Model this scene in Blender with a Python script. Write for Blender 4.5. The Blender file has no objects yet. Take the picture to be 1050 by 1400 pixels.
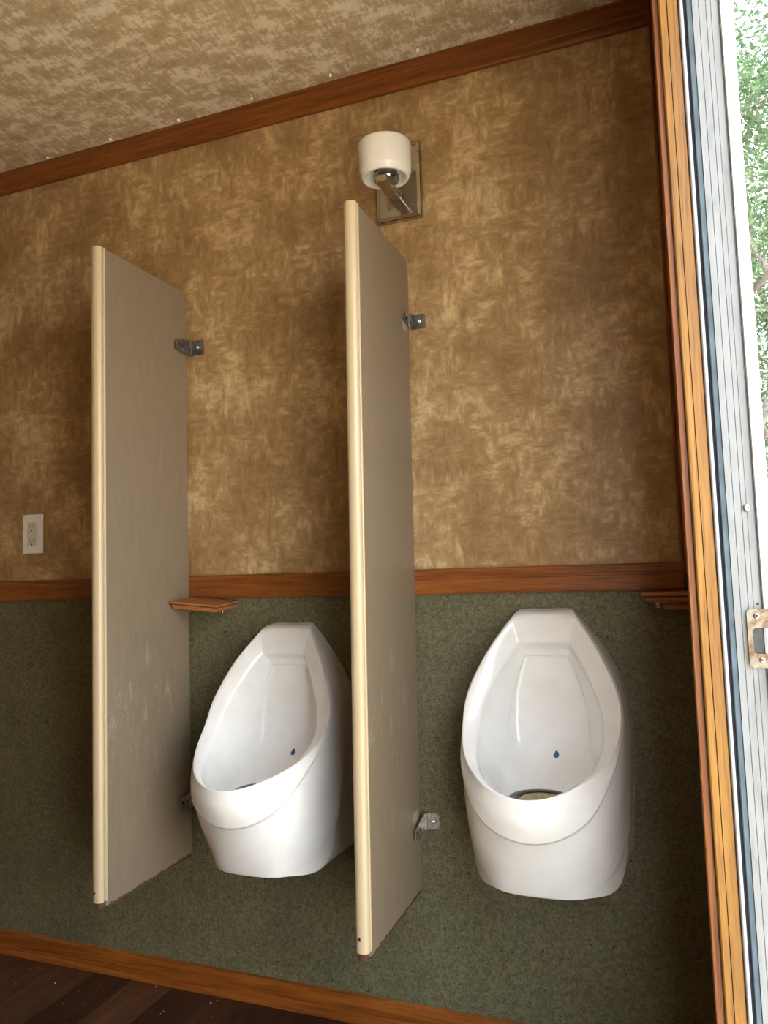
import bpy, bmesh, math, random
from mathutils import Vector, Matrix
random.seed(7)
PI = math.pi
S = bpy.context.scene
C = S.collection
H = 1.055            # camera height above the trailer floor
D = 1.73             # camera distance from the back wall

# ------------------------------------------------------------------ camera
R = ((0.93344391, -0.05400218, -0.35463535),
     (0.35744906, 0.0567661, 0.93220587),
     (-0.03020988, -0.99692596, 0.072291))
cd = bpy.data.cameras.new('camera'); cam = bpy.data.objects.new('camera', cd); C.objects.link(cam)
m = Matrix.Identity(4)
for i in range(3):
    m[i][0] = R[i][0]; m[i][1] = -R[i][1]; m[i][2] = -R[i][2]
m[0][3] = 0; m[1][3] = -D; m[2][3] = H
cam.matrix_world = m
cd.sensor_fit = 'VERTICAL'; cd.sensor_height = 24; cd.lens = 24 * 1051 / 1400; cd.clip_start = .02
S.camera = cam

# ------------------------------------------------------------------ sky, sun, exposure
w = bpy.data.worlds.new('sky'); S.world = w; w.use_nodes = True
nt = w.node_tree; nt.nodes.clear()
tc = nt.nodes.new('ShaderNodeTexCoord')
no = nt.nodes.new('ShaderNodeTexNoise'); no.inputs['Scale'].default_value = 3.2; no.inputs['Detail'].default_value = 5
cr = nt.nodes.new('ShaderNodeValToRGB')
cr.color_ramp.elements[0].position = .40; cr.color_ramp.elements[0].color = (.50, .72, .92, 1)
cr.color_ramp.elements[1].position = .58; cr.color_ramp.elements[1].color = (1, 1, 1, 1)
bg = nt.nodes.new('ShaderNodeBackground'); bg.inputs['Strength'].default_value = 5.0
ou = nt.nodes.new('ShaderNodeOutputWorld')
nt.links.new(tc.outputs['Generated'], no.inputs['Vector']); nt.links.new(no.outputs[0], cr.inputs[0])
nt.links.new(cr.outputs[0], bg.inputs['Color']); nt.links.new(bg.outputs[0], ou.inputs[0])
sl = bpy.data.lights.new('sun', 'SUN'); sl.energy = 20.0; sl.angle = .02; sl.color = (1, .95, .86)
so = bpy.data.objects.new('sun', sl); C.objects.link(so)
so.rotation_euler = Vector((0.12, .60, -.79)).to_track_quat('-Z', 'Y').to_euler()   # over the trailer roof, onto the ground outside
so.location = (0, -4, 8)
S.view_settings.view_transform = 'Standard'; S.view_settings.look = 'None'
S.view_settings.gamma = 1; S.view_settings.use_curve_mapping = False
S.view_settings.exposure = 1.0

# ------------------------------------------------------------------ materials
def newmat(name, rough=.5, metal=0, spec=.5):
    mt = bpy.data.materials.new(name); mt.use_nodes = True
    b = mt.node_tree.nodes['Principled BSDF']
    b.inputs['Roughness'].default_value = rough; b.inputs['Metallic'].default_value = metal
    b.inputs['Specular IOR Level'].default_value = spec
    return mt, mt.node_tree, b
def N(nt, t, **k):
    n = nt.nodes.new(t)
    for a, v in k.items():
        if a in n.inputs: n.inputs[a].default_value = v
        else: setattr(n, a, v)
    return n
def ramp(nt, fac, stops):
    r = nt.nodes.new('ShaderNodeValToRGB'); e = r.color_ramp.elements
    while len(e) > 1: e.remove(e[-1])
    e[0].position = stops[0][0]; e[0].color = (*stops[0][1], 1)
    for p, c in stops[1:]:
        q = e.new(p); q.color = (*c, 1)
    nt.links.new(fac, r.inputs[0]); return r.outputs[0]
def coords(nt, scale=(1, 1, 1), rot=(0, 0, 0), kind='Object'):
    t = nt.nodes.new('ShaderNodeTexCoord'); mp = nt.nodes.new('ShaderNodeMapping')
    mp.inputs['Scale'].default_value = scale; mp.inputs['Rotation'].default_value = rot
    nt.links.new(t.outputs[kind], mp.inputs[0]); return mp.outputs[0]
def noise(nt, vec, scale, detail=4, rough=.5, dist=0):
    n = N(nt, 'ShaderNodeTexNoise'); n.inputs['Scale'].default_value = scale
    n.inputs['Detail'].default_value = detail; n.inputs['Roughness'].default_value = rough
    n.inputs['Distortion'].default_value = dist; nt.links.new(vec, n.inputs['Vector']); return n.outputs[0]
def mix(nt, a, b, fac, mode='MIX'):
    n = nt.nodes.new('ShaderNodeMix'); n.data_type = 'RGBA'; n.blend_type = mode
    for s, v in ((0, fac), (6, a), (7, b)):
        if hasattr(v, 'links'): nt.links.new(v, n.inputs[s])
        else: n.inputs[s].default_value = v if s == 0 else (*v, 1)
    return n.outputs[2]
def math_(nt, op, a, b=0.0, clamp=False):
    n = nt.nodes.new('ShaderNodeMath'); n.operation = op; n.use_clamp = clamp
    for s, v in ((0, a), (1, b)):
        if hasattr(v, 'links'): nt.links.new(v, n.inputs[s])
        else: n.inputs[s].default_value = v
    return n.outputs[0]
def bump(nt, b, h, strength=.2, dist=.002):
    n = nt.nodes.new('ShaderNodeBump'); n.inputs['Strength'].default_value = strength
    n.inputs['Distance'].default_value = dist
    nt.links.new(h, n.inputs['Height']); nt.links.new(n.outputs[0], b.inputs['Normal'])
def plain(name, col, rough=.5, metal=0, var=.06, scale=40, spec=.5):
    mt, t, b = newmat(name, rough, metal, spec)
    f = noise(t, coords(t), scale, 4)
    lo = tuple(max(0, c * (1 - var)) for c in col); hi = tuple(min(1, c * (1 + var)) for c in col)
    t.links.new(ramp(t, f, [(.3, lo), (.7, hi)]), b.inputs['Base Color'])
    return mt
def oak(name, dark, mid, light, axis='x', rough=.38):
    mt, t, b = newmat(name, rough)
    k = {'x': (3, 60, 60), 'z': (60, 60, 3), 'y': (60, 3, 60)}[axis]
    k2 = {'x': (9, 330, 330), 'z': (330, 330, 9), 'y': (330, 9, 330)}[axis]
    g = noise(t, coords(t, k), 1, 6, .6, .9)
    base = ramp(t, g, [(.25, dark), (.5, mid), (.75, light)])
    p = noise(t, coords(t, k2), 1, 3, .6)
    pc = ramp(t, p, [(.36, (.45, .40, .36)), (.50, (1, 1, 1))])
    t.links.new(mix(t, base, pc, .75, 'MULTIPLY'), b.inputs['Base Color'])
    bump(t, b, p, .25, .0008)
    return mt
RED = ((.125, .032, .004), (.225, .064, .008), (.33, .108, .017))
OAK = ((.140, .058, .006), (.215, .094, .010), (.29, .14, .020))
oak_x = oak('red_oak_horizontal', *RED, 'x'); oak_z = oak('red_oak_vertical', *RED, 'z')
jamb_wood = oak('honey_oak_vertical', *OAK, 'z', .45)
shelf_wood = oak('shelf_oak', (.24, .085, .026), (.38, .145, .046), (.50, .21, .08), 'x', .45)

def wallpaper():
    mt, t, b = newmat('golden_wallpaper', .36, 0, .6)
    v = coords(t)
    big = noise(t, coords(t, (6, 5, 5)), 1, 6, .65, 0)
    a = noise(t, coords(t, (22, 20, 58)), 1, 6, .70, 0)     # short horizontal brush marks
    c = noise(t, coords(t, (55, 20, 19)), 1, 6, .70, 0)     # short vertical brush marks
    sel = ramp(t, noise(t, coords(t, (16, 5, 16)), 1, 2), [(.44, (0, 0, 0)), (.56, (1, 1, 1))])
    streak = mix(t, a, c, sel)
    fine = noise(t, coords(t, (420, 100, 70)), 1, 3, .7)
    fine2 = noise(t, coords(t, (70, 100, 420)), 1, 3, .7)
    s1 = math_(t, 'ADD', math_(t, 'MULTIPLY', big, .42), math_(t, 'MULTIPLY', streak, .40))
    s = math_(t, 'ADD', s1, math_(t, 'MULTIPLY', math_(t, 'ADD', fine, fine2), .09))
    col = ramp(t, s, [(.41, (.245, .138, .054)), (.465, (.318, .190, .080)), (.515, (.405, .258, .120)), (.55, (.53, .37, .185)), (.61, (.68, .51, .29))])
    t.links.new(col, b.inputs['Base Color'])
    bump(t, b, math_(t, 'ADD', fine, s), .12, .0006)
    return mt
def ceiling_paper():
    mt, t, b = newmat('ceiling_plaster_paper', .6, 0, .3)
    a = noise(t, coords(t, (11, 22, 10), (0, 0, .25)), 1, 10, .70, .15)
    c = noise(t, coords(t, (95, 30, 16), (0, 0, .9)), 1, 7, .75, .3)
    s = math_(t, 'ADD', math_(t, 'MULTIPLY', a, .62), math_(t, 'MULTIPLY', c, .38))
    col = ramp(t, s, [(.40, (.43, .325, .19)), (.480, (.55, .435, .27)), (.505, (.59, .475, .31)), (.53, (.76, .65, .47)), (.62, (.86, .78, .61))])
    li = noise(t, coords(t, (34, 9, 10), (0, 0, .35)), 1, 6, .6, 1.6)
    col = mix(t, col, (.30, .22, .13), math_(t, 'MULTIPLY', ramp(t, li, [(.492, (0, 0, 0)), (.5, (1, 1, 1)), (.508, (0, 0, 0))]), .45))
    t.links.new(col, b.inputs['Base Color']); bump(t, b, s, .3, .0012)
    return mt
def green_vinyl():
    mt, t, b = newmat('speckled_green_vinyl', .55, 0, .35)
    f = noise(t, coords(t, (1, 1, 1)), 330, 3, .7)
    g = noise(t, coords(t, (1, 1, 1)), 130, 4, .7)
    l = noise(t, coords(t, (1, 1, 1)), 5, 5, .6)
    s = math_(t, 'ADD', math_(t, 'MULTIPLY', f, .55), math_(t, 'MULTIPLY', g, .45))
    col = ramp(t, s, [(.38, (.055, .050, .026)), (.48, (.112, .104, .055)), (.58, (.18, .168, .096))])
    col = mix(t, col, ramp(t, l, [(.35, (.82, .80, .76)), (.65, (1.05, 1.05, 1.05))]), 1, 'MULTIPLY')
    sp = noise(t, coords(t), 95, 2, .5)
    col = mix(t, col, (.03, .025, .015), ramp(t, sp, [(.70, (0, 0, 0)), (.74, (1, 1, 1))]))
    t.links.new(col, b.inputs['Base Color']); bump(t, b, s, .25, .0006)
    return mt
def laminate():
    mt, t, b = newmat('beige_laminate', .38, 0, .45)
    v = coords(t)
    base = ramp(t, noise(t, coords(t, (60, 60, 14)), 1, 4), [(.3, (.205, .157, .104)), (.7, (.230, .177, .118))])
    # chalky smears and drips in the splash zone
    xyz = N(t, 'ShaderNodeSeparateXYZ'); t.links.new(v, xyz.inputs[0])
    z = xyz.outputs[2]
    band = math_(t, 'MULTIPLY', math_(t, 'GREATER_THAN', z, .42), math_(t, 'LESS_THAN', z, 1.06))
    sm = math_(t, 'MULTIPLY', math_(t, 'SUBTRACT', 1.0, math_(t, 'MULTIPLY', math_(t, 'ABSOLUTE', math_(t, 'SUBTRACT', z, .72)), 3.1)), 1.0, True)
    d = noise(t, coords(t, (30, 34, 11)), 1, 6, .75, .6)
    msk = ramp(t, d, [(.56, (0, 0, 0)), (.70, (1, 1, 1))])
    sp = ramp(t, noise(t, coords(t, (95, 95, 48)), 1, 3, .7), [(.60, (0, 0, 0)), (.70, (1, 1, 1))])
    tot = math_(t, 'MULTIPLY', math_(t, 'ADD', math_(t, 'MULTIPLY', msk, .62), math_(t, 'MULTIPLY', sp, .40)), math_(t, 'MULTIPLY', sm, band), True)
    t.links.new(mix(t, base, (.46, .40, .32), tot), b.inputs['Base Color'])
    return mt
def ceramic():
    mt, t, b = newmat('white_porcelain', .15, 0, .5)
    l = noise(t, coords(t, (1, 1, 1)), 9, 4, .6)
    col = ramp(t, l, [(.35, (.80, .785, .76)), (.6, (.86, .855, .845))])
    t.links.new(col, b.inputs['Base Color']); b.inputs['Coat Weight'].default_value = .3; b.inputs['Coat Roughness'].default_value = .04
    return mt
def metal(name, col, rough, scale=60, rust=None, lo=.55):
    mt, t, b = newmat(name, rough, 1)
    f = noise(t, coords(t), scale, 5, .7)
    c = ramp(t, f, [(.35, tuple(x * lo for x in col)), (.62, col)])
    if rust:
        r = ramp(t, noise(t, coords(t), rust[1], 5, .6), [(rust[2], (0, 0, 0)), (rust[2] + .08, (1, 1, 1))])
        c = mix(t, c, rust[0], r)
        t.links.new(math_(t, 'SUBTRACT', 1.0, r), b.inputs['Metallic'])
    t.links.new(c, b.inputs['Base Color'])
    t.links.new(ramp(t, f, [(.3, (rough * 1.4,) * 3), (.7, (rough * .8,) * 3)]), b.inputs['Roughness'])
    return mt
M = {}
M['paper'] = wallpaper(); M['ceil'] = ceiling_paper(); M['green'] = green_vinyl(); M['lam'] = laminate(); M['china'] = ceramic()
M['cream'] = plain('cream_edge_trim', (.52, .41, .255), .3, 0, .015, 15)
M['core'] = plain('exposed_brown_core', (.085, .035, .02), .8, 0, .4, 200)
M['chrome'] = metal('worn_steel', (.46, .46, .45), .16, 90)
M['rusty'] = metal('corroded_steel', (.60, .60, .57), .34, 160, ((.22, .19, .15), 120, .54))
M['nickel'] = metal('brushed_nickel', (.52, .48, .42), .24, 5, None, .88)
M['screw'] = metal('screw_steel', (.8, .8, .78), .25, 60)
M['aged'] = plain('old_bracket_patch', (.40, .30, .21), .5)
M['opal'] = plain('opal_glass', (.86, .83, .77), .16, 0, .01)
M['white'] = plain('white_plastic', (.85, .83, .79), .35, 0, .02)
M['ivory'] = plain('ivory_plastic', (.66, .63, .52), .35, 0, .02)
M['black'] = plain('black_slot', (.01, .009, .008), .7)
M['pvc'] = plain('white_weatherstrip', (.30, .31, .33), .4, 0, .05)
M['gap'] = plain('dark_gap_foam', (.012, .012, .02), .8)
M['gasket'] = plain('grey_blue_gasket', (.10, .135, .165), .55, 0, .25, 30)
M['drainring'] = plain('dark_rubber_ring', (.018, .02, .022), .35, 0, .5, 120)
M['cartridge'] = plain('yellowed_cartridge', (.38, .30, .14), .5, 0, .3, 120)
M['blue'] = plain('blue_sticker', (.015, .11, .27), .4)
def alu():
    mt, t, b = newmat('dimmed_white_aluminium', .42, 0, .5)
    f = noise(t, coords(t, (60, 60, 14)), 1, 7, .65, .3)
    c = ramp(t, f, [(.28, (.125, .135, .14)), (.42, (.175, .182, .187)), (.6, (.205, .21, .214))])  # greys darkened below real white aluminium to offset the bright doorway light
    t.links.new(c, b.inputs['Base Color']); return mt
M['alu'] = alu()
M['aluedge'] = plain('white_aluminium_edge', (.72, .74, .74), .4, 0, .08, 40)
def strikemat():
    mt, t, b = newmat('rusted_strike_plate', .45, .0, .5)
    f = noise(t, coords(t), 45, 6, .65, .5)
    c = ramp(t, f, [(.40, (.10, .04, .014)), (.50, (.18, .13, .07)), (.58, (.21, .195, .155))])
    t.links.new(c, b.inputs['Base Color']); return mt
M['strike'] = strikemat()
def floorwood(i, col):
    mt, t, b = newmat('dark_plank_%d' % i, .5, 0, .3)
    g = noise(t, coords(t, (40, 4, 40)), 1, 6, .65, .7)
    p = noise(t, coords(t, (8, 5, 8)), 1, 3)
    c = ramp(t, g, [(.28, tuple(x * .5 for x in col)), (.7, tuple(x * 1.35 for x in col))])
    c = mix(t, c, ramp(t, p, [(.3, (.6, .6, .6)), (.7, (1.15, 1.1, 1.05))]), .9, 'MULTIPLY')
    t.links.new(c, b.inputs['Base Color']); return mt
PL = [floorwood(i, c) for i, c in enumerate([(.078, .030, .016), (.048, .019, .011), (.108, .045, .024), (.060, .024, .014)])]
def leafmat(name, a, c):
    mt, t, b = newmat(name, .5)
    f = noise(t, coords(t), 6, 3)
    t.links.new(ramp(t, f, [(.35, a), (.65, c)]), b.inputs['Base Color'])
    b.inputs['Transmission Weight'].default_value = 0
    tr = t.nodes.new('ShaderNodeBsdfTranslucent'); t.links.new(ramp(t, f, [(.35, a), (.65, c)]), tr.inputs[0])
    ms = t.nodes.new('ShaderNodeMixShader'); ms.inputs[0].default_value = .45
    t.links.new(b.outputs[0], ms.inputs[1]); t.links.new(tr.outputs[0], ms.inputs[2])
    t.links.new(ms.outputs[0], t.nodes['Material Output'].inputs[0]); return mt
M['leafA'] = leafmat('fresh_green_leaf', (.042, .080, .036), (.100, .155, .080))
M['leafB'] = leafmat('grey_green_leaf', (.018, .045, .022), (.040, .085, .042))
M['bark'] = plain('grey_bark', (.10, .085, .07), .9, 0, .4, 20)
M['grass'] = plain('pale_gravel_ground', (.38, .325, .245), .9, 0, .3, 3)
M['skin'] = plain('white_trailer_skin', (.7, .7, .68), .4, 0, .04)

# ------------------------------------------------------------------ builders
def link(name, bm, mat, parent=None, loc=None, smooth=False, label=None):
    me = bpy.data.meshes.new(name)
    bmesh.ops.recalc_face_normals(bm, faces=bm.faces)
    if smooth:
        for f in bm.faces: f.smooth = True
    bm.to_mesh(me); bm.free(); me.materials.append(mat)
    o = bpy.data.objects.new(name, me); C.objects.link(o)
    if parent: o.parent = parent
    if loc: o.location = loc
    if label: o['label'] = label
    return o
def autosmooth(o, ang=40):
    me = o.data
    me.shade_smooth() if hasattr(me, 'shade_smooth') else None
    me.set_sharp_from_angle(angle=math.radians(ang))
    return o
def box(bm, x0, x1, y0, y1, z0, z1, bev=0, seg=2):
    g = bmesh.ops.create_cube(bm, size=1)
    vs = g['verts']
    for v in vs:
        v.co = Vector(((x0 + x1) / 2 + v.co.x * (x1 - x0), (y0 + y1) / 2 + v.co.y * (y1 - y0), (z0 + z1) / 2 + v.co.z * (z1 - z0)))
    if bev:
        es = list({e for v in vs for e in v.link_edges})
        bmesh.ops.bevel(bm, geom=es, offset=bev, segments=seg, profile=.5, affect='EDGES', clamp_overlap=True)
def B(*a, **k):
    bm = bmesh.new(); box(bm, *a, **k); return bm
def prism(bm, pts, f0, f1):
    """pts: closed list; f0/f1 map a 2D point to 3D at the two ends"""
    a = [bm.verts.new(f0(p)) for p in pts]; b = [bm.verts.new(f1(p)) for p in pts]
    n = len(pts)
    for i in range(n): bm.faces.new((a[i], a[(i + 1) % n], b[(i + 1) % n], b[i]))
    bm.faces.new(a); bm.faces.new(b[::-1])
def run_x(pts, x0, x1):      # pts are (y,z)
    bm = bmesh.new(); prism(bm, pts, lambda p: (x0, p[0], p[1]), lambda p: (x1, p[0], p[1])); return bm
def run_z(pts, z0, z1):      # pts are (x,y)
    bm = bmesh.new(); prism(bm, pts, lambda p: (p[0], p[1], z0), lambda p: (p[0], p[1], z1)); return bm
def cyl(bm, c, axis, r0, r1, h, n=24, bev=0):
    q = Vector(axis).normalized()
    mat = Matrix.Translation(Vector(c) + q * h / 2) @ q.to_track_quat('Z', 'Y').to_matrix().to_4x4()
    bmesh.ops.create_cone(bm, cap_ends=True, segments=n, radius1=r0, radius2=r1, depth=h, matrix=mat)
def lathe(bm, prof, c, n=48):
    rings = []
    for r, z in prof:
        rings.append([bm.verts.new((c[0] + r * math.cos(2 * PI * i / n), c[1] + r * math.sin(2 * PI * i / n), c[2] + z)) for i in range(n)] if r > 1e-5 else [bm.verts.new((c[0], c[1], c[2] + z))])
    for a, b in zip(rings, rings[1:]):
        for i in range(n):
            j = (i + 1) % n
            if len(a) == 1 and len(b) == 1: continue
            if len(a) == 1: bm.faces.new((a[0], b[i], b[j]))
            elif len(b) == 1: bm.faces.new((a[i], a[j], b[0]))
            else: bm.faces.new((a[i], a[j], b[j], b[i]))
def screw(bm, c, axis, r, h=.0015, cross=True):
    """domed head with a cross recess"""
    q = Vector(axis).normalized(); rot = q.to_track_quat('Z', 'Y').to_matrix().to_4x4()
    T = Matrix.Translation(Vector(c)) @ rot
    n = 16; rings = []
    for rr, z in ((r, 0), (r, h * .5), (r * .8, h * .85), (r * .5, h)):
        rings.append([bm.verts.new(T @ Vector((rr * math.cos(2 * PI * i / n), rr * math.sin(2 * PI * i / n), z))) for i in range(n)])
    for a, b in zip(rings, rings[1:]):
        for i in range(n): bm.faces.new((a[i], a[(i + 1) % n], b[(i + 1) % n], b[i]))
    ctr = bm.verts.new(T @ Vector((0, 0, h * .2)))
    last = rings[-1]
    bm.faces.new(rings[0][::-1])
    for i in range(n): bm.faces.new((last[i], last[(i + 1) % n], ctr))
def thing(name, label, cat, loc=(0, 0, 0), rot=(0, 0, 0), group=None):
    o = bpy.data.objects.new(name, None); o.empty_display_size = .05; C.objects.link(o)
    o.location = loc; o.rotation_euler = rot; o['label'] = label; o['category'] = cat
    if group: o['group'] = group
    return o
def struct(o, label=None, cat=None):
    o['kind'] = 'structure'
    if label: o['label'] = label
    if cat: o['category'] = cat
    return o
def tag(o, label, cat, group=None):
    o['label'] = label; o['category'] = cat
    if group: o['group'] = group
    return o

CEIL = H + 1.244
XL, YF = -2.75, -2.25
XR, XO, ZH = .0185, .105, 1.97
# ------------------------------------------------------------------ room shell
fl = link('floor', B(XL, XR, YF, 0, -.05, -.004), M['gap'])
struct(fl, 'dark brown plank floor', 'floor')
PW = .122; k = 0; x = -2.735
while x < .02:
    y = 0 - random.uniform(.15, .85); ys = [0, y]
    while ys[-1] > YF: ys.append(ys[-1] - .92)
    ys[-1] = YF
    for a, b in zip(ys, ys[1:]):
        if a - b < .01: continue
        x1 = min(x + PW, XR)
        link('plank', B(x + .0005, x1 - .0005, b + .0006, a - .0006, -.004, random.uniform(-.0003, .0003), bev=.0006, seg=1), PL[random.choice((0, 1, 1, 2, 3))], fl)
    x += PW
struct(link('ceiling', B(XL - .05, XO + .03, YF - .05, .06, CEIL, CEIL + .05), M['ceil']), 'tan mottled plaster-patterned ceiling', 'ceiling')
wb = link('wall_back', B(XL, XR, .0, .06, 0, CEIL), M['paper']); struct(wb, 'golden brown mottled papered back wall above green wainscot', 'wall')
link('wainscot', B(XL, XR, -.003, .0, 0.02, H - .03), M['green'], wb, label='olive green speckled lower wall covering')
struct(link('wall_left', B(XL - .06, XL, YF, .06, 0, CEIL), M['paper']), 'papered left end wall', 'wall')
wf = struct(link('wall_front', B(XL - .06, XO, YF - .06, YF, 0, CEIL), M['paper']), 'papered wall behind the camera', 'wall')
# right wall: solid strip by the corner, strip past the doorway
YJ = -.65; YO = -1.64
bm = bmesh.new(); box(bm, XR, XO, YJ + .0145, .06, 0, CEIL + .05); box(bm, XR, XO, YF - .06, YO, 0, CEIL + .05)
box(bm, XR, XO, YO, YJ + .0145, ZH, CEIL + .05)
wr = struct(link('wall_right', bm, M['paper']), 'papered end wall with the doorway', 'wall')
link('outer_skin', B(XO, XO + .004, YJ + .02, .06, -.35, CEIL + .05), M['skin'], wr); link('outer_skin', B(XO, XO + .004, YF - .06, YO, -.35, CEIL + .05), M['skin'], wr)
link('outer_skin', B(XO, XO + .004, YO, YJ + .02, ZH, CEIL + .05), M['skin'], wr)
link('threshold', B(XR, XO + .02, YO, YJ + .014, -.05, -.002, bev=.002), M['skin'], wr)


# trims
t1 = [(0, -.069), (-.010, -.069), (-.012, -.066), (-.012, -.052), (-.009, -.050), (-.009, -.047), (-.012, -.044), (-.012, -.012), (-.010, -.007), (-.010, 0), (0, 0)]
o = link('trim_1', run_x([(y, z + CEIL) for y, z in t1], XL, .004), oak_x); struct(o, 'red oak trim strip under the ceiling', 'trim')
t2 = [(0, -.0065), (-.009, -.0065), (-.012, -.010), (-.012, -.023), (-.0105, -.025), (-.0105, -.029), (-.012, -.031), (-.012, -.060), (-.010, -.065), (0, -.065)]
o = link('trim_2', run_x([(y, z + H) for y, z in t2], XL, .008), oak_x); struct(o, 'red oak chair rail between wallpaper and green wainscot', 'trim')
t3 = [(0, .060), (-.005, .060), (-.011, .055), (-.013, .045), (-.013, .022), (-.016, .018), (-.0165, .014), (-.019, .012), (-.021, .007), (-.021, 0), (0, 0)]
o = link('baseboard_back', run_x(t3, XL, .012), oak_x); struct(o, 'red oak baseboard under the green wainscot', 'baseboard')
# vertical corner moulding, slightly out of plumb
t4 = [(.0035, 0), (.0035, -.006), (.005, -.009), (.008, -.009), (.009, -.007), (.011, -.007), (.012, -.010), (.0145, -.012), (.0185, -.013), (.0185, 0)]
o = link('trim_3', run_z([(a, b) for a, b in t4], -.006, 1.244), oak_z); o.location = (0, 0, H); o.rotation_euler = (0, -.003, 0)
t5 = [(.0185, -.006), (.0150, -.007), (.0135, -.014), (.0135, -.030), (.0115, -.036), (.0115, -.055), (.0095, -.060), (.0095, -.073), (.0110, -.0755), (.0185, -.0755)]
o2 = link('trim_4', run_z([(a, b - .565) for a, b in t5], -H, ZH + .06 - H), oak_z); o2.location = (0, 0, H); o2.rotation_euler = (0, -.0045, 0)
struct(o2, 'red oak casing along the doorway', 'trim')
struct(o, 'red oak corner moulding above the chair rail beside the doorway', 'trim')

# ------------------------------------------------------------------ doorway jamb (out of plumb by a few millimetres)
dj = bpy.data.objects.new('door_1', None); C.objects.link(dj); dj.location = (0, YJ, H); dj.rotation_euler = (0, -.0066, 0)
struct(dj, 'doorway jamb with honey oak boards and white aluminium frame', 'door')
JS = 1.08 / 1.61
def jam(name, pts, mat, z0=-H, z1=ZH - H, label=None):
    o = link(name, run_z([(a * JS, b) for a, b in pts], z0, z1), mat, dj, label=label); return o
j1 = jam('jamb_board', [(.0290, .014), (.0290, .004), (.0300, .0012), (.0325, 0), (.0440, 0), (.0445, .001), (.0445, .014)], jamb_wood)
j2 = jam('jamb_board', [(.0455, .014), (.0455, .001), (.0460, 0), (.0645, 0), (.0655, .001), (.0655, .014)], jamb_wood)
jam('groove', [(.0445, .014), (.0445, .004), (.0455, .004), (.0455, .014)], M['gap'])
# bulb weatherstrip
c = [(.0655, .012)] + [(.0712 + .0042 * math.cos(a), .0015 + .0042 * math.sin(a)) for a in [PI + i * PI / 10 for i in range(11)]] + [(.0765, .012)]
o = jam('weatherstrip', c, M['pvc']); autosmooth(o)
jam('weatherstrip_gap', [(.0765, .014), (.0765, .010), (.0815, .010), (.0815, .014)], M['gap'])
o = jam('gasket', [(.0815, .014), (.0815, .006), (.0830, .0035), (.0910, .0020), (.0925, .0035), (.0925, .014)], M['gasket'])
bm = run_z([(a * JS, b) for a, b in [(.0925, .014), (.0925, 0), (.1035, 0), (.1042, .0012), (.1050, 0), (.1165, 0), (.1172, .0012), (.1180, 0), (.1255, 0), (.1262, .0008), (.1270, 0), (.1385, 0), (.1395, .004), (.1420, .004), (.1420, .014)]], -H, ZH - H)
fr = link('aluminium_frame', bm, M['alu'], dj)
fe = jam('frame_edge', [(.1420, .014), (.1420, -.003), (.1435, -.006), (.1630, -.006), (.1645, -.004), (.1645, .02), (.1600, .02), (.1600, .014)], M['aluedge'])
def pix(x, y, yw):          # image point -> world point on the plane y = yw
    v = [R[i][0] * (x - 525) + R[i][1] * (y - 700) + R[i][2] * 1051 for i in range(3)]
    t = (yw + D) / v[1]; return Vector((v[0] * t, yw, H + v[2] * t))
dinv = (Matrix.Translation((0, YJ, H)) @ Matrix.Rotation(-.0066, 4, 'Y')).inverted()
for (sx, sz) in ((.1245, 1.188), (.1265, .092), (.1335, -.466)):
    bm = bmesh.new(); screw(bm, (sx * JS, 0, sz * JS), (0, -1, 0), .0052, .003)
    s = link('screw', bm, M['screw'], dj, smooth=False, label='round-headed frame screw'); autosmooth(s, 50)
# small drilled hole
bm = bmesh.new(); cyl(bm, (.1335 * JS, .0005, -.090 * JS), (0, -1, 0), .0016, .0016, .0012, 12); link('drill_hole', bm, M['gap'], dj)
# strike plate with an oblong opening
bm = bmesh.new()
def rrect(x0, x1, z0, z1, r, n=6):
    p = []
    for cx, cz, a0 in ((x1 - r, z1 - r, 0), (x0 + r, z1 - r, 90), (x0 + r, z0 + r, 180), (x1 - r, z0 + r, 270)):
        for i in range(n + 1):
            a = math.radians(a0 + 90 * i / n); p.append((cx + r * math.cos(a), cz + r * math.sin(a)))
    return p
def plate_hole(bm, outer, inner, y0, y1):
    n = len(outer)
    L = [[bm.verts.new((p[0], y, p[1])) for p in ps] for ps, y in ((outer, y0), (outer, y1), (inner, y1), (inner, y0))]
    for a, b in ((0, 1), (1, 2), (2, 3), (3, 0)):
        for i in range(n): bm.faces.new((L[a][i], L[a][(i + 1) % n], L[b][(i + 1) % n], L[b][i]))
zo = -.012
sc = lambda L: [(a * JS, b * JS) for a, b in L]
plate_hole(bm, sc(rrect(.1125, .1600, -.208, -.099, .008)), sc(rrect(.1210, .1510, -.182, -.134, .007)), 0, -.0062)
sp = link('strike_plate', bm, M['strike'], dj, label='rust-stained strike plate with dark latch opening')
bm = bmesh.new(); prism(bm, sc(rrect(.1212, .1508, -.1815, -.1345, .007)), lambda p: (p[0], -.0022, p[1]), lambda p: (p[0], -.0002, p[1])); link('latch_opening', bm, M['drainring'], sp)
link('latch_lip', B(.1400 * JS, .1425 * JS, -.0060, -.0020, -.1812 * JS, -.1345 * JS), M['alu'], sp)
for sx, sz in ((.1290 * JS, -.1115 * JS), (.1335 * JS, -.1935 * JS)):
    bm = bmesh.new(); screw(bm, (sx, -.0060, sz), (0, -1, 0), .0036, .0018); s = link('screw', bm, M['screw'], sp); autosmooth(s, 50)
    bm = bmesh.new()
    for a in (.6, .6 + PI / 2):
        d1 = Vector((math.cos(a), 0, math.sin(a))) * .0022; d2 = Vector((-math.sin(a), 0, math.cos(a))) * .0004
        cc = Vector((sx, -.0080, sz)); prism(bm, [d1 + d2, -d1 + d2, -d1 - d2, d1 - d2], lambda p: cc + p, lambda p: cc + p + Vector((0, .0008, 0)))
    link('screw_slot', bm, M['gap'], sp)

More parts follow.
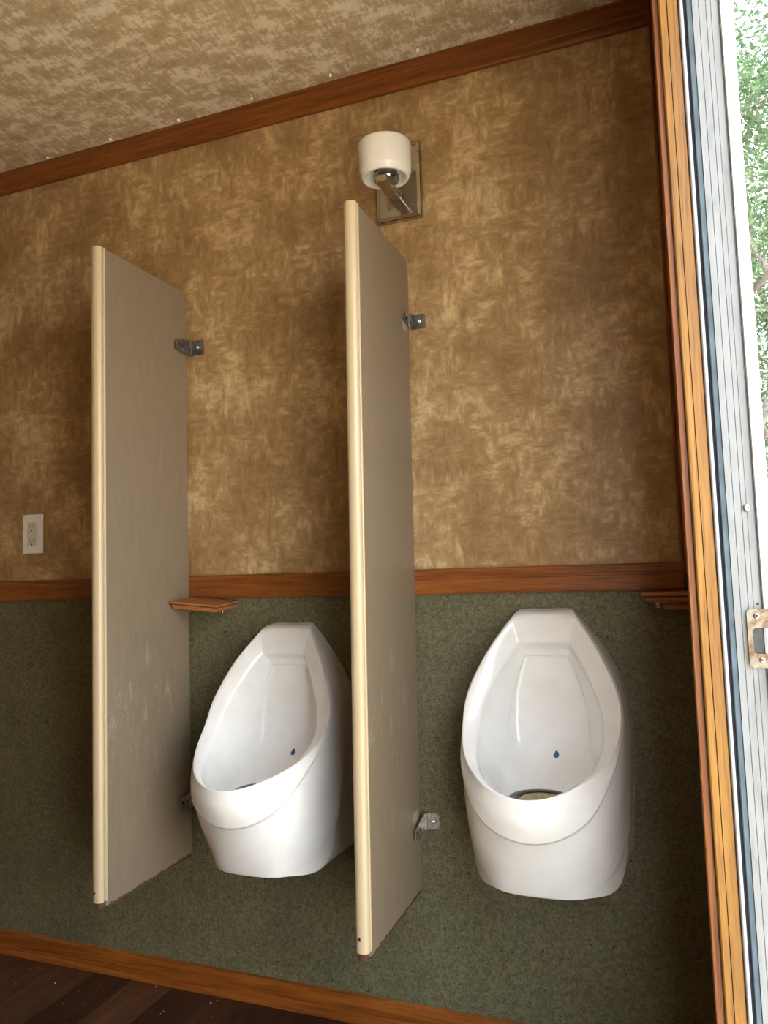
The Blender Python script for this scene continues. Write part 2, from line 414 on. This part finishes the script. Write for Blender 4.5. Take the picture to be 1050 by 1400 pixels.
# dark adhesive smears on the wainscot under the chair rail
bm = bmesh.new()
for i in range(16):
    x = -1.748 + random.gauss(0, .006); z = H - .075 - abs(random.gauss(0, .018)); r = random.uniform(.0008, .0026)
    p = [(x + r * random.uniform(.6, 1.3) * math.cos(a), z + r * random.uniform(.8, 2.2) * math.sin(a)) for a in [k * PI / 4 for k in range(8)]]
    prism(bm, p, lambda q: (q[0], -.0036, q[1]), lambda q: (q[0], -.0029, q[1]))
o = link('smear', bm, M['core'], wb, label='dark smears under the chair rail'); o['kind'] = 'stuff'

# ------------------------------------------------------------------ urinals
def crs(P, n):
    P = [Vector(p) for p in P]; Q = [2 * P[0] - P[1]] + P + [2 * P[-1] - P[-2]]; o = []
    for i in range(1, len(Q) - 2):
        a, b, c, d = Q[i - 1], Q[i], Q[i + 1], Q[i + 2]
        for j in range(n):
            t = j / n
            o.append(.5 * (2 * b + (c - a) * t + (2 * a - 5 * b + 4 * c - d) * t * t + (3 * b - a - 3 * c + d) * t ** 3))
    o.append(P[-1]); return o
NT = 18
def half(nodes):            # nodes (w, Y, z), top centre ... bottom centre
    top, bot = nodes[0], nodes[-1]
    P = [Vector(p) for p in nodes]
    # mirrored phantom points keep the curve level across the centre plane
    Q = [Vector((-P[1].x, P[1].y, P[1].z))] + P + [Vector((-P[-2].x, P[-2].y, P[-2].z))]; o = []
    for i in range(1, len(Q) - 2):
        a, b, c, d = Q[i - 1], Q[i], Q[i + 1], Q[i + 2]
        if i == 1: d = c + (c - b) * .55 + (d - c) * .22       # keep the top edge level and its corner crisp
        if i == 2: a = b - (c - b) * .55 - (b - a) * .22
        for j in range(NT):
            t = j / NT
            o.append(.5 * (2 * b + (c - a) * t + (2 * a - 5 * b + 4 * c - d) * t * t + (3 * b - a - 3 * c + d) * t ** 3))
    o.append(P[-1]); return o
LA = [(0, 0, -.101), (.058, 0, -.102), (.116, 0, -.176), (.154, 0, -.25), (.170, 0, -.34), (.166, 0, -.50), (.150, 0, -.622), (.08, 0, -.626), (0, 0, -.626)]
LM1 = [(0, .022, -.1045), (.062, .022, -.1065), (.119, .04, -.181), (.157, .06, -.260), (.1690, .075, -.345), (.164, .10, -.50), (.143, .140, -.622), (.083, .2195, -.626), (0, .238, -.626)]
LM2 = [(0, .032, -.108), (.0655, .032, -.111), (.120, .062, -.185), (.157, .09, -.266), (.1655, .115, -.338), (.157, .165, -.435), (.128, .226, -.518), (.070, .274, -.530), (0, .290, -.534)]
LM3 = [(0, .038, -.112), (.0670, .038, -.115), (.1185, .075, -.1865), (.156, .11, -.268), (.162, .14, -.332), (.149, .20, -.395), (.112, .270, -.446), (.058, .314, -.464), (0, .329, -.470)]
LR = [(0, .041, -.117), (.0667, .0412, -.118), (.1164, .0832, -.1875), (.1529, .1192, -.2694), (.1572, .1541, -.3275), (.1386, .2206, -.372), (.0980, .288, -.400), (.0505, .326, -.4165), (0, .338, -.4225)]
LI = [(0, .050, -.171), (.055, .051, -.173), (.090, .084, -.226), (.1200, .118, -.290), (.1270, .149, -.340), (.1170, .212, -.380), (.0850, .278, -.404), (.0440, .316, -.4195), (0, .3275, -.4245)]
LB1 = [(0, .030, -.186), (.051, .031, -.188), (.083, .060, -.238), (.110, .090, -.300), (.118, .120, -.358), (.110, .180, -.402), (.082, .245, -.432), (.043, .284, -.450), (0, .293, -.453)]
LP0 = [(0, .0235, -.200), (.047, .024, -.202), (.069, .030, -.256), (.086, .042, -.318), (.092, .064, -.378), (.090, .12, -.440), (.070, .20, -.463), (.039, .240, -.470), (0, .250, -.472)]
LP = [(0, .017, -.206), (.044, .017, -.207), (.062, .018, -.260), (.074, .019, -.322), (.075, .036, -.388), (.070, .11, -.456), (.055, .18, -.470), (.033, .215, -.475), (0, .222, -.476)]
LQ = [(0, .016, -.245), (.022, .016, -.248), (.033, .016, -.29), (.037, .017, -.340), (.038, .034, -.40), (.036, .10, -.462), (.03, .16, -.472), (.015, .185, -.475), (0, .19, -.476)]
LZ = [(0, .016, -.26), (0, .016, -.27), (0, .016, -.30), (0, .017, -.340), (0, .032, -.40), (0, .09, -.461), (0, .14, -.471), (0, .16, -.474), (0, .17, -.476)]
def urinal_bm():
    A, M1, M2, M3, RR, I_, B1, P0, P_, Q_, Z_ = [half(n) for n in (LA, LM1, LM2, LM3, LR, LI, LB1, LP0, LP, LQ, LZ)]
    n = len(A); T = [i / NT for i in range(n)]
    loops = []
    def sg(v): return 1 / (1 + math.exp(-max(-40, min(40, v))))
    def relief(p, rim, t):
        """two overlapping scoops: each arc is where an inclined plane cuts the body"""
        f1 = p.z + .335 + 1.06 * (p.y - .15) - 1.1 * (p.y - .15) * (.31 - p.y)
        f2 = p.z + .500 + .78 * (p.y - .06)
        g = .0062 * sg(f1 / .0016) * math.exp(-max(0, f1) / .055) * rim * min(1, max(0, (t - 4.2) / 1.0))
        g -= .0018 * (1 - sg(f2 / .0016)) * math.exp(min(0, f2) / .10) * min(1, max(0, (p.z + .628) / .035))
        q = Vector((p.x, max(0, p.y - .06), 0)); q = q.normalized() if q.length > 1e-6 else Vector((0, 1, 0))
        return p + q * g * min(1, p.y / .02)
    for s in [i / 40 for i in range(40)]:
        loops.append([relief(A[i].lerp(M1[i], s), 1, T[i]) for i in range(n)])
    NS = 100
    cols = [crs([M1[i], M2[i], M3[i], RR[i]], NS // 3 + 1) for i in range(n)]
    ns = len(cols[0])
    for s in range(0, ns):
        u = s / (ns - 1)
        loops.append([relief(cols[i][s], min(1, (1 - u) / .22), T[i]) for i in range(n)])
    # rounded rim: outer edge roll, face, inner roll
    for s, lift in ((.04, .0022), (.12, .0040), (.3, .005), (.55, .005), (.8, .004), (.93, .0022)):
        L = []
        for i in range(n):
            p = RR[i].lerp(I_[i], s); w_ = min(1, max(0, (T[i] - 4.5) / 2))
            p = p + Vector((0, lift * .55 * (1 - .6 * w_), lift * (.15 + .65 * w_))); L.append(p)
        loops.append(L)
    bowl = [crs([I_[i] + Vector((0, 0, 0)), B1[i], P0[i], P_[i], Q_[i], Z_[i]], 7) for i in range(n)]
    for s in range(len(bowl[0])): loops.append([bowl[i][s] for i in range(n)])
    bm = bmesh.new(); rows = []
    for L in loops:
        r = [bm.verts.new((p.x, -p.y, p.z)) for p in L]
        l = [bm.verts.new((-p.x, -p.y, p.z)) for p in L[1:-1]][::-1]
        rows.append(r + l)
    m_ = len(rows[0])
    for a, b in zip(rows, rows[1:]):
        for i in range(m_):
            j = (i + 1) % m_; bm.faces.new((a[i], a[j], b[j], b[i]))
    bmesh.ops.remove_doubles(bm, verts=bm.verts, dist=1e-5)
    bmesh.ops.dissolve_degenerate(bm, edges=bm.edges, dist=1e-6)
    return bm
ume = None
def make_urinal(x, z, label):
    global ume
    t = thing('urinal', label, 'urinal', (x, -.003, z), (0, 0, 0), 'white urinals on the back wall')
    if ume is None:
        o = link('urinal_body', urinal_bm(), M['china'], t, smooth=True); autosmooth(o, 62); ume = o
    else:
        o = ume.copy(); C.objects.link(o); o.parent = t
    bm = bmesh.new()
    lathe(bm, [(.066, -.480), (.066, -.4670), (.063, -.4640), (.047, -.4640), (.045, -.467), (.045, -.480)], (0, -.165, 0), 48)
    r = link('drain_ring', bm, M['drainring'], t, smooth=True, label='dark drain ring')
    bm = bmesh.new()
    lathe(bm, [(.045, -.478), (.045, -.4680), (.041, -.4655), (.012, -.4630), (.010, -.4660), (0, -.4665)], (0, -.165, 0), 40)
    link('drain_cartridge', bm, M['cartridge'], t, smooth=True, label='yellowed round drain cartridge')
    return t, o
from mathutils.bvhtree import BVHTree
def sticker(t, body, lx, lz):
    me = body.data; bv = BVHTree.FromPolygons([v.co for v in me.vertices], [p.vertices for p in me.polygons])
    pts = []
    for i in range(24):
        a = 2 * PI * i / 24; r = .0072 * (1 + .35 * max(0, math.sin(a)) ** 6 - .25 * max(0, math.cos(a - 2.4)) ** 4)
        pts.append((lx + r * math.cos(a) * .85, lz + r * math.sin(a) * 1.1))
    bm = bmesh.new(); vs = []; v2 = []
    for px_, pz_ in pts:
        h, nn, *_ = bv.ray_cast(Vector((px_, -.6, .05 + pz_ + .0)), Vector((0, 1, -.09)).normalized())
        h, nn, *_ = bv.ray_cast(Vector((px_, -.6, pz_ + .28)), (Vector((0, -.03, 0)) + Vector((px_, 0, pz_)) - Vector((px_, -.6, pz_ + .28))).normalized())
        nn = nn if nn.y < 0 else -nn
        vs.append(bm.verts.new(h + nn * .0006)); v2.append(bm.verts.new(h + nn * .00005))
    bm.faces.new(vs)
    for i in range(24): bm.faces.new((vs[i], vs[(i + 1) % 24], v2[(i + 1) % 24], v2[i]))
    link('target_sticker', bm, M['blue'], t, label='tiny blue drop-shaped sticker')
tR, bR = make_urinal(-.2805, H, 'white porcelain urinal nearest the doorway, below the corner shelf')
tL, bL = make_urinal(-.9106, H - .0297, 'white porcelain urinal between the two beige partitions')
sticker(tR, bR, .014, -.413); sticker(tL, bL, .014, -.413)

# ------------------------------------------------------------------ partitions
def arc(cx, cy, r, a0, a1, n):
    return [(cx + r * math.cos(math.radians(a0 + (a1 - a0) * i / n)), cy + r * math.sin(math.radians(a0 + (a1 - a0) * i / n))) for i in range(n + 1)]
def make_partition(x, z0, z1, lean, yaw, label, hole):
    t = thing('partition', label, 'partition', (x, 0, H), (0, lean, yaw), 'beige privacy partitions')
    # panel: outline in (y,z); right face is the plane x = 0
    pts = [(-.335, z0 + .004)] + [(-.012, z0 + .004)] + arc(-.044, z1 - .032, .032, 0, 90, 8) + [(-.335, z1)]
    bm = bmesh.new(); prism(bm, pts, lambda p: (-.0225, p[0], p[1]), lambda p: (0, p[0], p[1]))
    p = link('panel', bm, M['lam'], t); p.data.materials[0] = M['lam']
    # keep laminate coordinates measured from the floor
    for v in p.data.vertices: v.co.z += H
    p.location.z = -H
    # ragged exposed core along the bottom edge
    bm = bmesh.new(); nseg = 46; rows = []
    rnd = random.Random(int(-x * 1000))
    for i in range(nseg + 1):
        y = -.332 + .318 * i / nseg; hh = .0035 + (rnd.random() ** 2) * .0045
        rows.append([bm.verts.new(c_) for c_ in ((-.0228, y, z0), (.0004, y, z0 + rnd.uniform(-.001, .0006)), (.0006, y, z0 + hh), (-.023, y, z0 + hh))])
    for a, b in zip(rows, rows[1:]):
        for k in range(4): bm.faces.new((a[k], a[(k + 1) % 4], b[(k + 1) % 4], b[k]))
    bm.faces.new(rows[0]); bm.faces.new(rows[-1][::-1])
    link('chipped_edge', bm, M['core'], t, label='dark brown chipped bottom edge')
    # bullnose front trim with a bead on the stall side
    xc = -.0118
    pr = [(.0004, -.330)] + [(.0022, -.3325), (.0026, -.3355), (.0020, -.3372), (-.0030, -.3376), (-.0030, -.3404), (.0012, -.3412)]
    pr += [(xc + .0135 * math.cos(a), -.3440 - .0100 * math.sin(a)) for a in [i * PI / 12 for i in range(13)]] + [(-.0253, -.330)]
    bm = run_z(pr, z0 + .015, z1 + .0015)
    o = link('edge_trim', bm, M['cream'], t, label='cream rounded front edge'); 
    bv = o.modifiers.new('b', 'BEVEL'); bv.width = .003; bv.segments = 2; bv.limit_method = 'ANGLE'; bv.angle_limit = math.radians(60)
    autosmooth(o, 50)
    # broken end: jagged core under the trim
    bm = bmesh.new(); n = 14; top = []; bot = []
    for i in range(n):
        a = 2 * PI * i / n; rx = .0118; ry = .0105
        top.append(bm.verts.new((xc + rx * math.cos(a), -.341 + ry * math.sin(a), z0 + .0170 + rnd.uniform(-.002, .003))))
        bot.append(bm.verts.new((xc + rx * .8 * math.cos(a) + rnd.uniform(-.001, .001), -.341 + ry * .8 * math.sin(a), z0 + rnd.uniform(-.001, .005))))
    for i in range(n): bm.faces.new((top[i], top[(i + 1) % n], bot[(i + 1) % n], bot[i]))
    bm.faces.new(top); bm.faces.new(bot[::-1])
    link('broken_corner', bm, M['core'], t, label='dark broken lower corner')
    bm = bmesh.new(); cyl(bm, (xc - .003, -.3525, z0 + hole), (0, -1, 0), .0034, .0034, .0014, 16); link('screw_hole', bm, M['black'], t, label='dark screw hole')
    return t
pL = make_partition(-1.2115, -.7215, .758, 0.0, .014, 'beige partition left of the middle urinal, beside the white outlet', .036)
pR = make_partition(-.5815, -.738, .736, .0105, .014, 'beige partition between the two urinals, under the wall lamp', .042)

# ------------------------------------------------------------------ partition brackets
def make_bracket(x, z, label, mat, arm_dx=0.0, fw=.036, fh=.040, droop=0.0, arm=.068, ex_=.022, roll=0.0):
    t = thing('wall_bracket', label, 'bracket', (x, -.0005 if z > H else -.0035, z), (0, roll, 0), 'steel partition brackets')
    h = fh / 2; th = .0024
    # wall flange with rounded outer corners
    bm = bmesh.new()
    pts = [(0, -h), (fw - .006, -h)] + arc(fw - .006, -h + .006, .006, -90, 0, 4)[1:] + arc(fw - .006, h - .006, .006, 0, 90, 4) + [(0, h)]
    prism(bm, pts, lambda p: (p[0], 0, p[1]), lambda p: (p[0], -th, p[1]))
    link('wall_flange', bm, mat, t)
    # folded rib
    bm = bmesh.new()
    prism(bm, [(0, 0), (0, -.009), (.003, -.011), (.007, -.010), (.009, -.0055), (.009, 0)], lambda p: (p[0], p[1], -h), lambda p: (p[0], p[1], h))
    link('folded_rib', bm, mat, t)
    # tapering arm reaching out along the partition face
    bm = bmesh.new(); P = [(0, -.006, -h), (0, -.006, h)]
    a = [Vector((0, -.004, -h)), Vector((0, -.004, h)), Vector((arm_dx * .3, -.03, h * .92 + droop * .35)), Vector((arm_dx, -arm + .003, ex_ * .55 + droop)), Vector((arm_dx, -arm, ex_ * .42 + droop)), Vector((arm_dx, -arm, -ex_ * .45 + droop)), Vector((arm_dx, -arm + .003, -ex_ * .55 + droop)), Vector((arm_dx * .3, -.024, -h * .98 + droop * .3))]
    A = [bm.verts.new(v) for v in a]; Bv = [bm.verts.new(v + Vector((th, 0, 0))) for v in a]
    for i in range(len(a)): bm.faces.new((A[i], A[(i + 1) % len(a)], Bv[(i + 1) % len(a)], Bv[i]))
    bm.faces.new(A); bm.faces.new(Bv[::-1]); bmesh.ops.triangulate(bm, faces=bm.faces)
    link('arm', bm, mat, t)
    for yy, zz, r in ((-arm + .013, droop * .9 + .002, .0033), (-arm + .030, droop * .65, .0036)):
        bm = bmesh.new(); k_ = (-yy - .004) / (arm - .004); cyl(bm, (arm_dx * k_ + th - .0006, yy, zz), (1, 0, 0), r, r, .0012, 14); link('bolt_hole', bm, M['black'], t)
    bm = bmesh.new(); screw(bm, (fw * .60, -th, 0), (0, -1, 0), .0048, .0028); s = link('screw', bm, M['screw'], t); autosmooth(s, 50)
    return t
make_bracket(-1.2050, H + .607, 'steel bracket high on the left partition above the rail', M['chrome'], fw=.043, fh=.041, droop=-.004)
make_bracket(-1.2050, H - .578, 'steel bracket low on the left partition, partly behind the urinal', M['rusty'], fw=.040, fh=.040)
make_bracket(-.5735, H + .588, 'loose steel bracket high on the right partition below the lamp', M['chrome'], arm_dx=.0005, fw=.037, fh=.036, droop=.002)
make_bracket(-.5785, H - .583, 'corroded loose steel bracket low on the right partition', M['rusty'], arm_dx=-.003, fw=.035, fh=.036, droop=-.014, arm=.068, ex_=.020)
def patch(x, y0, y1, z0, z1, par):
    bm = bmesh.new(); prism(bm, [(y0, z0), (y1, z0), (y1, z1), (y0, z1)], lambda p: (x, p[0], p[1]), lambda p: (x + .0005, p[0], p[1]))
    link('bracket_mark', bm, M['aged'], par, label='pale mark left by a bracket')
patch(0.0, -.060, -.030, .556, .578, pR); patch(0.0, -.062, -.024, -.575, -.552, pR)

# ------------------------------------------------------------------ shelves
def shelf_bm(w_, d_, tiers, left=True, right=True):
    """stack of moulded layers; each tier (z_top, z_bot, inset_top, inset_bot); ends mitred like the front"""
    bm = bmesh.new()
    for zt, zb, it, ib in tiers:
        def ring(ins, z):
            l = ins if left else 0; r = ins if right else 0
            return [(l, 0, z), (w_ - r, 0, z), (w_ - r, -(d_ - ins), z), (l, -(d_ - ins), z)]
        a = [bm.verts.new(p) for p in ring(it, zt)]; b = [bm.verts.new(p) for p in ring(ib, zb)]
        for i in range(4): bm.faces.new((a[i], a[(i + 1) % 4], b[(i + 1) % 4], b[i]))
        bm.faces.new(a[::-1]); bm.faces.new(b)
    return bm
t = thing('corner_shelf', 'small moulded wooden shelf beside the left partition above urinal', 'shelf', (-1.2060, -.004, H - .0610), (.075, .085, 0), 'small wooden shelves')
sb = [(0, -.0045, .0004, 0), (-.0045, -.0078, .0015, .0085), (-.0078, -.0180, .0050, .0080), (-.0180, -.0205, .0100, .017)]
link('shelf_board', shelf_bm(.143, .100, sb), shelf_wood, t)
def hook(par, x, y, z):
    bm = bmesh.new(); box(bm, x, x + .009, y, y + .0015, z - .011, z, bev=.0004, seg=1); box(bm, x, x + .009, y - .009, y + .0015, z - .0015, z, bev=.0004, seg=1); link('angle_clip', bm, M['chrome'], par, label='small metal angle clip')
    bm = bmesh.new(); cyl(bm, (x + .0045, y, z - .0065), (0, -1, 0), .0022, .0022, .001, 12); link('clip_hole', bm, M['black'], par)
hook(t, .018, -.052, -.0200); hook(t, .105, -.030, -.0200)
t = thing('corner_shelf', 'stepped wooden shelf in the corner by the doorway', 'shelf', (-.0745, -.004, H - .0665), (0, 0, 0), 'small wooden shelves')
sb = [(0, -.0050, .0004, 0), (-.0050, -.0090, .0015, .0105), (-.0090, -.0160, .0060, .0090), (-.0160, -.0205, .0100, .0240), (-.0205, -.0250, .0320, .0430), (-.0250, -.0325, .0370, .0400), (-.0325, -.0375, .0410, .0520)]
link('shelf_board', shelf_bm(.0885, .100, sb, True, False), shelf_wood, t)
hook(t, .0255, -.060, -.0205)

# ------------------------------------------------------------------ wall lamp
LX = -.590
t = thing('wall_lamp', 'brushed nickel wall lamp with white drum glass shade above the right partition', 'wall lamp', (LX, 0, H))
bm = bmesh.new(); x0, x1, z0, z1 = -.058, .058, .842, 1.030
def ringy(ins, y, z_=0): return [(x0 + ins, y, z0 + ins), (x1 - ins, y, z0 + ins), (x1 - ins, y, z1 - ins), (x0 + ins, y, z1 - ins)]
rs = [[bm.verts.new(p) for p in r] for r in (ringy(0, 0), ringy(0, -.014), ringy(.002, -.016), ringy(.010, -.018), ringy(.0105, -.0165))]
for a, b in zip(rs, rs[1:]):
    for i in range(4): bm.faces.new((a[i], a[(i + 1) % 4], b[(i + 1) % 4], b[i]))
bm.faces.new(rs[0][::-1]); bm.faces.new(rs[-1])
link('wall_plate', bm, M['nickel'], t)
link('arm', B(-.0085, .0195, -.148, -.0165, .874, .891, bev=.0008, seg=1), M['nickel'], t)
SY = -.112
bm = bmesh.new(); lathe(bm, [(0, .8905), (.027, .8905), (.029, .893), (.029, .904), (.025, .909), (.025, .925), (0, .925)], (.006, SY, 0), 40)
o = link('socket_collar', bm, M['chrome'], t, smooth=True); autosmooth(o, 40)
bm = bmesh.new()
prof = [(.024, .9160), (.0445, .9140), (.0465, .9000), (.0490, .8978), (.0525, .8978), (.0550, .9000), (.0562, .9045), (.0562, .9065), (.0590, .9085), (.0604, .913), (.0612, .935), (.0622, .968), (.0618, .976), (.0600, .9795), (.0575, .977), (.0565, .95), (.055, .922), (.024, .920), (.024, .9160)]
lathe(bm, prof, (.003, SY, 0), 72)
o = link('lamp_shade', bm, M['opal'], t, smooth=True, label='white opal glass drum shade')
bm = bmesh.new(); cyl(bm, (0, -.009, .8425), (0, 0, -1), .003, .003, .0014, 12); link('set_screw', bm, M['screw'], t)
bm = bmesh.new(); lathe(bm, [(0, .925), (.012, .925), (.013, .94), (.017, .955), (.0185, .968), (.014, .981), (0, .985)], (.003, SY, 0), 24)
link('bulb', bm, M['opal'], t, smooth=True)

# ------------------------------------------------------------------ outlet
t = thing('outlet', 'white wall outlet left of the left partition above the rail', 'outlet', (-1.7535, 0, H + .1285))
link('cover_plate', B(-.037, .037, -.0055, 0, -.0572, .0572, bev=.002), M['white'], t)
link('receptacle', B(-.0170, .0170, -.0075, -.0050, -.0335, .0335, bev=.0008), M['ivory'], t)
M['slot'] = plain('slot_shadow', (.16, .14, .10), .7)
for zz in (.0225, -.0185):
    for xx in (-.0065, .0060): link('blade_slot', B(xx - .0008, xx + .0008, -.0079, -.0074, zz - .0035, zz + .0035), M['slot'], t)
for zz in (.0110, -.0300):
    bm = bmesh.new(); cyl(bm, (0, -.0073, zz), (0, -1, 0), .0024, .0024, .0006, 12); link('ground_hole', bm, M['black'], t)
for zz in (.0035, -.0065): link('test_button', B(-.0075, .0045, -.0086, -.0074, zz - .0032, zz + .0032, bev=.0004, seg=1), M['ivory'], t)
bm = bmesh.new(); cyl(bm, (-.0115, -.0073, .0030), (0, -1, 0), .0014, .0014, .0006, 10); link('indicator', bm, M['black'], t)
for zz in (.0490, -.0490):
    bm = bmesh.new(); screw(bm, (0, -.0055, zz), (0, -1, 0), .0028, .0012); link('screw', bm, M['white'], t)

# ------------------------------------------------------------------ nails along the ceiling edge
NL = ['metal nail head in ceiling, farthest left above the outlet', 'metal nail head in ceiling, between outlet and left partition', 'metal nail head in ceiling, above the left partition', 'metal nail head in ceiling, above the shelf by the left partition',
      'metal nail head in ceiling, left of the wall lamp', 'metal nail head in ceiling, just above right of the wall lamp', 'metal nail head in ceiling, nearest the doorway']
NP = [(-1.683, -.021), (-1.45, -.024), (-1.218, -.024), (-.985, -.028), (-.754, -.034), (-.522, -.035), (-.293, -.042)]
nm = None
for (x, y), lb in zip(NP, NL):
    if nm is None:
        bm = bmesh.new(); screw(bm, (0, 0, .0005), (0, 0, -1), .0042, .0062); nm = link('nail_head', bm, plain('glint_white_nail_head', (.93, .90, .82), .2, 0, .02)); o = nm  # near-white colour paints in the glint of the metal heads
    else: o = nm.copy(); C.objects.link(o)
    o.location = (x, y, CEIL); tag(o, lb, 'nail', 'nails along the ceiling edge')

# ------------------------------------------------------------------ grit on the floor
bm = bmesh.new()
for i in range(60):
    x = random.uniform(-1.75, -.45); y = -.022 - abs(random.gauss(0, .12)); s = random.uniform(.0006, .0017)
    g = bmesh.ops.create_icosphere(bm, subdivisions=1, radius=s)['verts']
    for v in g: v.co = Vector((x + v.co.x * random.uniform(.7, 2), y + v.co.y, s * .6 + v.co.z * .6))
o = link('floor_grit', bm, plain('pale_grit', (.55, .5, .4), .8)); o['kind'] = 'stuff'; tag(o, 'pale crumbs of grit scattered on the dark floor by the baseboard', 'debris')

# ------------------------------------------------------------------ outside
g = link('ground', B(-30, 45, -40, 60, -1.05, -.9), M['grass']); struct(g, 'pale gravel ground outside the doorway', 'ground')
def make_tree(base, h, label, seed, lm, crown_r, nl, leaf):
    rnd = random.Random(seed)
    t = thing('tree', label, 'tree', base)
    bm = bmesh.new(); tips = []
    def limb(p, d, L, r, depth):
        n = 5; prev = None; q = p.copy()
        for i in range(n + 1):
            rr = r * (1 - .55 * i / n)
            u = d.orthogonal().normalized(); v = d.cross(u).normalized()
            ring = [bm.verts.new(q + (u * math.cos(2 * PI * k / 6) + v * math.sin(2 * PI * k / 6)) * rr) for k in range(6)]
            if prev:
                for k in range(6): bm.faces.new((prev[k], prev[(k + 1) % 6], ring[(k + 1) % 6], ring[k]))
            prev = ring
            if i < n:
                d = (d + Vector((rnd.uniform(-1, 1), rnd.uniform(-1, 1), rnd.uniform(-.4, .9))) * .16).normalized(); q = q + d * L / n
                if depth >= 2: tips.append(q.copy())
            if depth < 3 and i >= (2 if depth == 0 else 1):
                for _ in range(2 if depth < 2 else 1):
                    a = rnd.uniform(0, 2 * PI); s = (u * math.cos(a) + v * math.sin(a)) * .95 + d * .55
                    limb(q.copy(), s.normalized(), L * rnd.uniform(.42, .62), rr * .5, depth + 1)
    limb(Vector((0, 0, 0)), Vector((0, 0, 1)), h * .85, h * .028, 0)
    link('trunk', bm, M['bark'], t)
    bm = bmesh.new()
    vs = []; fs = []
    for i in range(nl):
        c = rnd.choice(tips) + Vector((rnd.gauss(0, 1), rnd.gauss(0, 1), rnd.gauss(0, 1))) * crown_r
        d = Vector((rnd.gauss(0, 1), rnd.gauss(0, 1), rnd.gauss(0, .7))).normalized(); u = d.orthogonal().normalized()
        L = leaf * rnd.uniform(.6, 1.3); wv = d.cross(u) * L * .19
        k = len(vs); vs += [c, c + d * L * .5 + wv, c + d * L, c + d * L * .5 - wv]; fs.append((k, k + 1, k + 2, k + 3))
    me = bpy.data.meshes.new('foliage'); me.from_pydata(vs, [], fs); me.materials.append(lm)
    o = bpy.data.objects.new('foliage', me); C.objects.link(o); o.parent = t; o['kind'] = 'stuff'
make_tree((.80, 5.2, -.9), 5.6, 'light green feathery tree just outside the doorway', 3, M['leafA'], .25, 150000, .062)
make_tree((2.6, 15, -.9), 8.0, 'darker green tree standing farther outside the doorway', 11, M['leafB'], .42, 26000, .12)
